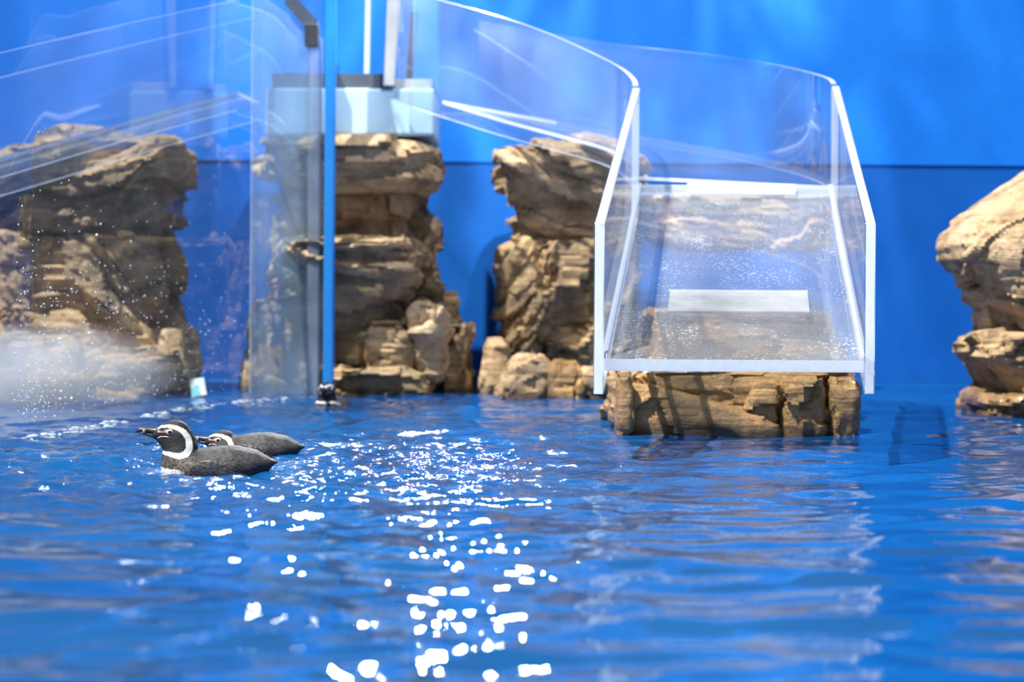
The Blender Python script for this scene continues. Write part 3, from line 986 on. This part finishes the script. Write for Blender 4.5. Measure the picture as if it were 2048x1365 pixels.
def make_penguin(label, loc, rot, head_shift=(0, 0), scale=1.0, head_turn=0.0):
    """outline drawn as (u, v): u to the tail, v upwards, origin under the breast at the water"""
    U0, V0 = 420.0, 951.0
    hs = np.array(head_shift, float)

    def uv(px, py, head=0.0):
        return np.array([px - U0, V0 - py]) + hs * head

    # (px, py, radius up-down, radius sideways, share of the head shift)
    body = [(552, 930, 3, 6, 0), (540, 931, 8, 14, 0), (526, 934, 18, 30, 0), (500, 937, 34, 46, 0), (465, 941, 45, 56, 0), (430, 944, 46, 58, 0),
            (400, 944, 40, 54, 0), (372, 942, 38, 46, 0.05), (355, 944, 34, 40, 0.1)]
    neck = [(362, 937, 42, 40, 0.15), (362, 922, 39, 35, 0.4), (362, 908, 38, 31, 0.7), (359, 895, 35, 28, 0.9)]
    head = [(357, 884, 32, 27, 1), (354, 876, 29.5, 25, 1), (346, 871, 24.5, 22, 1), (336, 870, 20, 19, 1), (326, 873, 15.5, 14, 1), (317, 875, 11.5, 10.5, 1), (312, 876, 9, 8.5, 1)]
    bm = bmesh.new()

    def chain(ch, n=7):
        for (p, q) in zip(ch[:-1], ch[1:]):
            for k in range(n):
                s = k / n
                a = uv(p[0], p[1], p[4]) * (1 - s) + uv(q[0], q[1], q[4]) * s
                rv = p[2] * (1 - s) + q[2] * s
                rl = p[3] * (1 - s) + q[3] * s
                mat = Matrix.Translation((a[0], 0, a[1])) @ Matrix.Diagonal((rv * 0.96, rl, rv, 1))
                bmesh.ops.create_icosphere(bm, subdivisions=3, radius=1.0, matrix=mat)
    chain(body, 6)
    chain([body[-2]] + neck, 4)
    chain([neck[-1]] + head, 4)
    chain([(345, 893, 24, 20, 0.95), (334, 884, 19, 16, 1), (320, 879, 10, 9, 1)], 4)
    me = bpy.data.meshes.new('tmp')
    bm.to_mesh(me)
    bm.free()
    tmp = bpy.data.objects.new('tmp', me)
    col.objects.link(tmp)
    rm = tmp.modifiers.new('r', 'REMESH')
    rm.mode = 'VOXEL'
    rm.voxel_size = 1.5
    sm = tmp.modifiers.new('s', 'SMOOTH')
    sm.factor = 0.5
    sm.iterations = 14
    dg = bpy.context.evaluated_depsgraph_get()
    res = bpy.data.meshes.new_from_object(tmp.evaluated_get(dg))
    bpy.data.objects.remove(tmp)
    res.name = 'plumage'
    nv = len(res.vertices)
    co = np.empty(nv * 3)
    res.vertices.foreach_get('co', co)
    co = co.reshape(-1, 3)
    # feather relief over back and wing
    nr = np.empty(nv * 3)
    res.vertex_normals.foreach_get('vector', nr)
    nr = nr.reshape(-1, 3)
    u, v_, y = co[:, 0], co[:, 2], co[:, 1]
    wingm = np.exp(-(((u - 45) / 50) ** 2 + ((v_ - 30) / 26) ** 2))
    rid = np.sin((u * 0.55 + v_ * 0.9) * 0.75 + 3 * vnoise(co * 0.06, 3))
    co = co + nr * (0.7 * wingm * np.maximum(rid, 0) + 0.5 * fbm(co * 0.14, 8, 3))[:, None]
    # plumage pigment in outline coordinates; the head carries its own frame
    ph = np.stack([u - hs[0] + U0, V0 - (v_ - hs[1])], 1)      # head pixel frame
    pb = np.stack([u + U0, V0 - v_], 1)
    nzv = fbm(co * 0.10, 21, 3)
    nzf = fbm(co * 0.35, 22, 3)
    dark = np.array([0.018, 0.018, 0.021])
    grey = np.array([0.062, 0.062, 0.068])
    white = np.array([0.80, 0.80, 0.80])
    chest = np.array([0.115, 0.095, 0.082])
    C = np.tile(dark, (nv, 1))
    isback = np.clip((pb[:, 0] - 398) / 14, 0, 1)
    mixv = np.clip(0.55 + 0.8 * nzv + 0.5 * nzf, 0, 1)[:, None]
    C = C * (1 - isback[:, None]) + (dark * 1.3 * (1 - mixv) + grey * mixv) * isback[:, None]
    low = np.clip((pb[:, 1] - 922) / 16, 0, 1)[:, None] * isback[:, None]
    C = C * (1 - 0.55 * low) + dark * 1.2 * 0.55 * low
    # brown mottled breast below the white collar
    br = np.clip((ph[:, 1] - 914) / 5, 0, 1) * np.clip((398 - ph[:, 0] + 8 * nzv) / 14, 0, 1)
    mott = np.clip(0.55 + 1.1 * nzf + 0.5 * nzv, 0, 1.6)[:, None]
    C = C * (1 - br[:, None]) + (chest * mott + dark * 0.5) * br[:, None]
    # white belly
    be = np.clip((pb[:, 1] - (937 + 0.11 * np.maximum(pb[:, 0] - 320, 0)) + 4 * nzf) / 3, 0, 1) * np.clip((372 - pb[:, 0] + 12 * nzf) / 8, 0, 1)
    be = np.maximum(be, np.clip((pb[:, 1] - 962) / 6, 0, 1))
    C = C * (1 - be[:, None]) + white * be[:, None]
    # white stripe from beak over the eye, round the cheek to the throat
    stripe = [(316, 863, 1.5), (325, 858.5, 2.6), (336, 857, 3.6), (348, 858.5, 4.4), (360, 862.5, 5.4), (370, 869, 6.4), (377, 879, 7.0), (380.5, 890, 7.4), (381, 901, 8.2), (375, 911, 8.2), (364, 915.5, 7.2), (350, 914, 6.0), (338, 911, 4.6), (326, 910, 4.0)]
    ds, ws = seg_dist(ph, stripe)
    ws = ws * 0.78
    st = np.clip((ws + 0.9 * nzf - ds) / 1.1 + 0.5, 0, 1)
    C = C * (1 - st[:, None]) + white * st[:, None]
    # collar closes in front of the throat
    cl = np.clip((3.2 + nzf - np.abs(ph[:, 1] - 910.5)) / 1.2, 0, 1) * np.clip((342 - ph[:, 0]) / 4, 0, 1)
    C = C * (1 - cl[:, None]) + white * cl[:, None]
    # bare pink skin before the eye
    sk, sw = seg_dist(ph, [(318, 868, 2.0), (328, 867, 2.8), (338, 867, 3.0)])
    sp = np.clip((sw - sk) / 1.2 + 0.4, 0, 1)
    pink = np.array([0.45, 0.33, 0.33])
    C = C * (1 - sp[:, None]) + pink * sp[:, None]
    dk, dw = seg_dist(ph, [(323, 864.5, 3.2), (329, 864.8, 3.0)])
    dp = np.clip((dw - dk) / 1.0 + 0.4, 0, 1)
    C = C * (1 - dp[:, None]) + dark * dp[:, None]
    att = res.color_attributes.new('plumage', 'FLOAT_COLOR', 'POINT')
    att.data.foreach_set('color', np.concatenate([C, np.ones((nv, 1))], 1).ravel())
    res.vertices.foreach_set('co', (co * UNIT * scale).ravel())
    res.polygons.foreach_set('use_smooth', np.ones(len(res.polygons), dtype=bool))
    res.materials.clear()
    res.materials.append(M['plumage'])
    res.update()
    root = thing('penguin', label, 'penguin', loc, 'penguins swimming in the pool')
    root.rotation_euler = (0, 0, rot)
    ob = bpy.data.objects.new('body', res)
    col.objects.link(ob)
    ob.parent = root
    S = UNIT * scale

    def part(name, bmx, mat, parent=root):
        mm = bpy.data.meshes.new(name)
        bmx.to_mesh(mm)
        bmx.free()
        mm.materials.append(mat)
        mm.polygons.foreach_set('use_smooth', np.ones(len(mm.polygons), dtype=bool))
        oo = bpy.data.objects.new(name, mm)
        col.objects.link(oo)
        oo.parent = parent
        return oo

    def loft(ringdefs, seg=14):
        """rings (px, py, half height, half width) in the head frame"""
        bx = bmesh.new()
        prev = None
        for (px, py, hv, hl) in ringdefs:
            c = uv(px, py, 1.0)
            ring = [bx.verts.new((c[0] * S, math.cos(2 * math.pi * k / seg) * hl * S, (c[1] + math.sin(2 * math.pi * k / seg) * hv) * S)) for k in range(seg)]
            if prev:
                for k in range(seg):
                    bx.faces.new((prev[k], prev[(k + 1) % seg], ring[(k + 1) % seg], ring[k]))
            else:
                bx.faces.new(ring[::-1])
            prev = ring
        bx.faces.new(prev)
        bmesh.ops.recalc_face_normals(bx, faces=bx.faces)
        return bx
    up = part('beak', loft([(318, 870, 9.0, 8.0), (312, 869.5, 7.6, 6.8), (304, 868.5, 6.2, 5.2), (296, 867, 5.2, 4.3), (288, 866, 4.6, 3.8), (281, 866, 4.2, 3.3), (276, 868, 3.6, 2.6), (272.5, 871, 2.4, 1.6), (271, 873.5, 0.7, 0.6)]), M['beak'])
    up['label'] = 'black hooked upper beak'
    part('lower_beak', loft([(318, 879, 6.0, 6.6), (309, 878, 4.6, 5.2), (300, 876, 3.6, 4.2), (291, 874, 2.8, 3.3), (283, 872.5, 1.8, 2.3), (277, 872, 0.7, 1.0)]), M['beak'])
    part('beak_band', loft([(292, 868.0, 5.6, 4.9), (289, 867.6, 5.5, 4.7), (286.5, 867.3, 5.2, 4.4)]), M['beak_band'], up)
    side = {}
    for sy in (-1, 1):
        c = uv(342, 869, 1.0)
        cand_ = np.argsort((co[:, 0] - c[0]) ** 2 + (co[:, 2] - c[1]) ** 2 + np.where(co[:, 1] * sy > 0, 0, 1e6))[:6]
        yy = co[cand_, 1].mean()
        bx = bmesh.new()
        bmesh.ops.create_uvsphere(bx, u_segments=20, v_segments=12, radius=1.0, matrix=Matrix.Translation((c[0] * S, (yy - 0.3 * sy) * S, c[1] * S)) @ Matrix.Diagonal((7.2 * S, 2.6 * S, 6.0 * S, 1)))
        rg = part('eye', bx, M['eye_ring'])
        bx = bmesh.new()
        bmesh.ops.create_uvsphere(bx, u_segments=20, v_segments=12, radius=1.0, matrix=Matrix.Translation((c[0] * S, (yy + 0.5 * sy) * S, c[1] * S)) @ Matrix.Diagonal((4.3 * S, 2.9 * S, 3.6 * S, 1)))
        part('pupil', bx, M['eye'], rg)
        # pale gape line running back from the beak corner
        bx = bmesh.new()
        pts = [(315, 883.5), (318, 881), (323, 878.5), (330, 878), (337, 878.6), (341, 879)]
        prev = None
        for k, (px, py) in enumerate(pts):
            cc = uv(px, py, 1.0)
            near = np.argsort((co[:, 0] - cc[0]) ** 2 + (co[:, 2] - cc[1]) ** 2 + np.where(co[:, 1] * sy > 0, 0, 1e6))[:5]
            ys = co[near, 1].mean()
            w = (0.4, 1.0, 1.2, 1.0, 0.7, 0.3)[k]
            ring = [bx.verts.new((cc[0] * S, (ys + sy * math.cos(q) * 0.8) * S, (cc[1] + math.sin(q) * w) * S)) for q in (0, 1.57, 3.14, 4.71)]
            if prev:
                for j in range(4):
                    bx.faces.new((prev[j], prev[(j + 1) % 4], ring[(j + 1) % 4], ring[j]))
            else:
                bx.faces.new(ring)
            prev = ring
        bx.faces.new(prev)
        bmesh.ops.recalc_face_normals(bx, faces=bx.faces)
        part('mouth_line', bx, M['mouth_line'])
        # folded flipper lying along the flank
        bx = bmesh.new()
        fl = [(392, 938, 4, 3), (402, 936, 15, 5), (425, 938, 19, 6), (455, 943, 17, 5), (485, 948, 12, 4), (508, 952, 6, 2.5), (518, 954, 1.5, 1)]
        prev = None
        for (px, py, hv, hl) in fl:
            cc = uv(px, py, 0)
            near = np.argsort((co[:, 0] - cc[0]) ** 2 + (co[:, 2] - cc[1]) ** 2 + np.where(co[:, 1] * sy > 0, 0, 1e6))[:5]
            ys = co[near, 1].mean() - sy * 2.2
            ring = [bx.verts.new((cc[0] * S, (ys + math.cos(2 * math.pi * k / 12) * hl) * S, (cc[1] + math.sin(2 * math.pi * k / 12) * hv) * S)) for k in range(12)]
            if prev:
                for k in range(12):
                    bx.faces.new((prev[k], prev[(k + 1) % 12], ring[(k + 1) % 12], ring[k]))
            else:
                bx.faces.new(ring[::-1])
            prev = ring
        bx.faces.new(prev)
        bmesh.ops.recalc_face_normals(bx, faces=bx.faces)
        fo = part('flipper', bx, M['flipper'])
        s_ = fo.modifiers.new('sub', 'SUBSURF')
        s_.levels = s_.render_levels = 2
    return root


M['flipper'] = simple('dark_flipper_feathers', (0.045, 0.045, 0.050), 0.45, noise=0.5, scale=90, bump=0.5)
p = P(420, 951, 4.7)
make_penguin('nearest penguin, head raised, in profile facing left', (p[0], 4.7, 0.0), R_(4))
p = P(495, 916, 5.15)
make_penguin('penguin swimming low just behind the nearest one', (p[0], 5.17, 0.0), R_(-2), (10, -46), 0.93)
p = P(662, 812, 7.25)
make_penguin('distant penguin facing the camera near the blue glass edge', (p[0], 7.25, -0.030), R_(80), (14, -2), 0.97)

# ------------------------------------------------------------------ floating card
def card():
    m, nt, out = new_mat('printed_white_card')
    b = N(nt, 'ShaderNodeBsdfPrincipled')
    b.inputs['Roughness'].default_value = 0.4
    tc = N(nt, 'ShaderNodeTexCoord')
    nz = N(nt, 'ShaderNodeTexVoronoi', Scale=38.0)
    nt.links.new(tc.outputs['Object'], nz.inputs['Vector'])
    sep = N(nt, 'ShaderNodeSeparateColor')
    nt.links.new(nz.outputs['Color'], sep.inputs[0])
    rr = ramp(nt, sep.outputs[0], [(0.0, (0.80, 0.84, 0.82)), (0.66, (0.86, 0.86, 0.80)), (0.7, (0.25, 0.62, 0.66)), (0.82, (0.80, 0.42, 0.30)), (0.9, (0.85, 0.8, 0.6))])
    rr.color_ramp.interpolation = 'CONSTANT'
    nt.links.new(rr.outputs[0], b.inputs['Base Color'])
    nt.links.new(b.outputs[0], out.inputs[0])
    c = P(396, 776, 7.7)
    w, h_ = 0.029, 0.036
    o = make('card', box_data(-w, w, -0.006, 0.006, -h_, h_)[0], box_data(0, 1, 0, 1, 0, 1)[1], m)
    bevel(o, 0.002)
    o.location = c
    o.rotation_euler = (R_(-18), R_(-9), R_(12))
    tag(o, 'small tilted white printed card afloat behind the glass', 'card')


card()


# ------------------------------------------------------------------ spray hanging over the churned water at left
def spray():
    bm = bmesh.new()
    bmesh.ops.create_icosphere(bm, subdivisions=4, radius=1.0)
    me = bpy.data.meshes.new('spray_mist')
    bm.to_mesh(me)
    bm.free()
    m, nt, out = new_mat('spray_mist')
    vs = N(nt, 'ShaderNodeVolumeScatter')
    vs.inputs['Color'].default_value = (0.95, 0.97, 1.0, 1)
    tc = N(nt, 'ShaderNodeTexCoord')
    nz = N(nt, 'ShaderNodeTexNoise', Scale=1.4, Detail=3.0)
    nt.links.new(tc.outputs['Object'], nz.inputs['Vector'])
    ln = N(nt, 'ShaderNodeVectorMath', operation='LENGTH')
    nt.links.new(tc.outputs['Object'], ln.inputs[0])
    fall = N(nt, 'ShaderNodeMapRange')
    fall.inputs[1].default_value = 1.0
    fall.inputs[2].default_value = 0.1
    fall.inputs[3].default_value = 0.0
    fall.inputs[4].default_value = 1.0
    nt.links.new(ln.outputs['Value'], fall.inputs[0])
    mr = N(nt, 'ShaderNodeMapRange')
    mr.inputs[1].default_value = 0.32
    mr.inputs[2].default_value = 0.7
    mr.inputs[3].default_value = 0.5
    mr.inputs[4].default_value = 11.0
    nt.links.new(nz.outputs['Fac'], mr.inputs[0])
    ml = N(nt, 'ShaderNodeMath', operation='MULTIPLY')
    nt.links.new(fall.outputs[0], ml.inputs[0])
    nt.links.new(mr.outputs[0], ml.inputs[1])
    nt.links.new(ml.outputs[0], vs.inputs['Density'])
    nt.links.new(vs.outputs[0], out.inputs['Volume'])
    me.materials.append(m)
    o = bpy.data.objects.new('spray_mist', me)
    col.objects.link(o)
    c = P(60, 745, 7.2)
    o.location = c
    o.scale = (0.55, 0.35, 0.20)
    tag(o, 'white spray mist over the water by the left rocks', 'mist', kind='stuff')


spray()
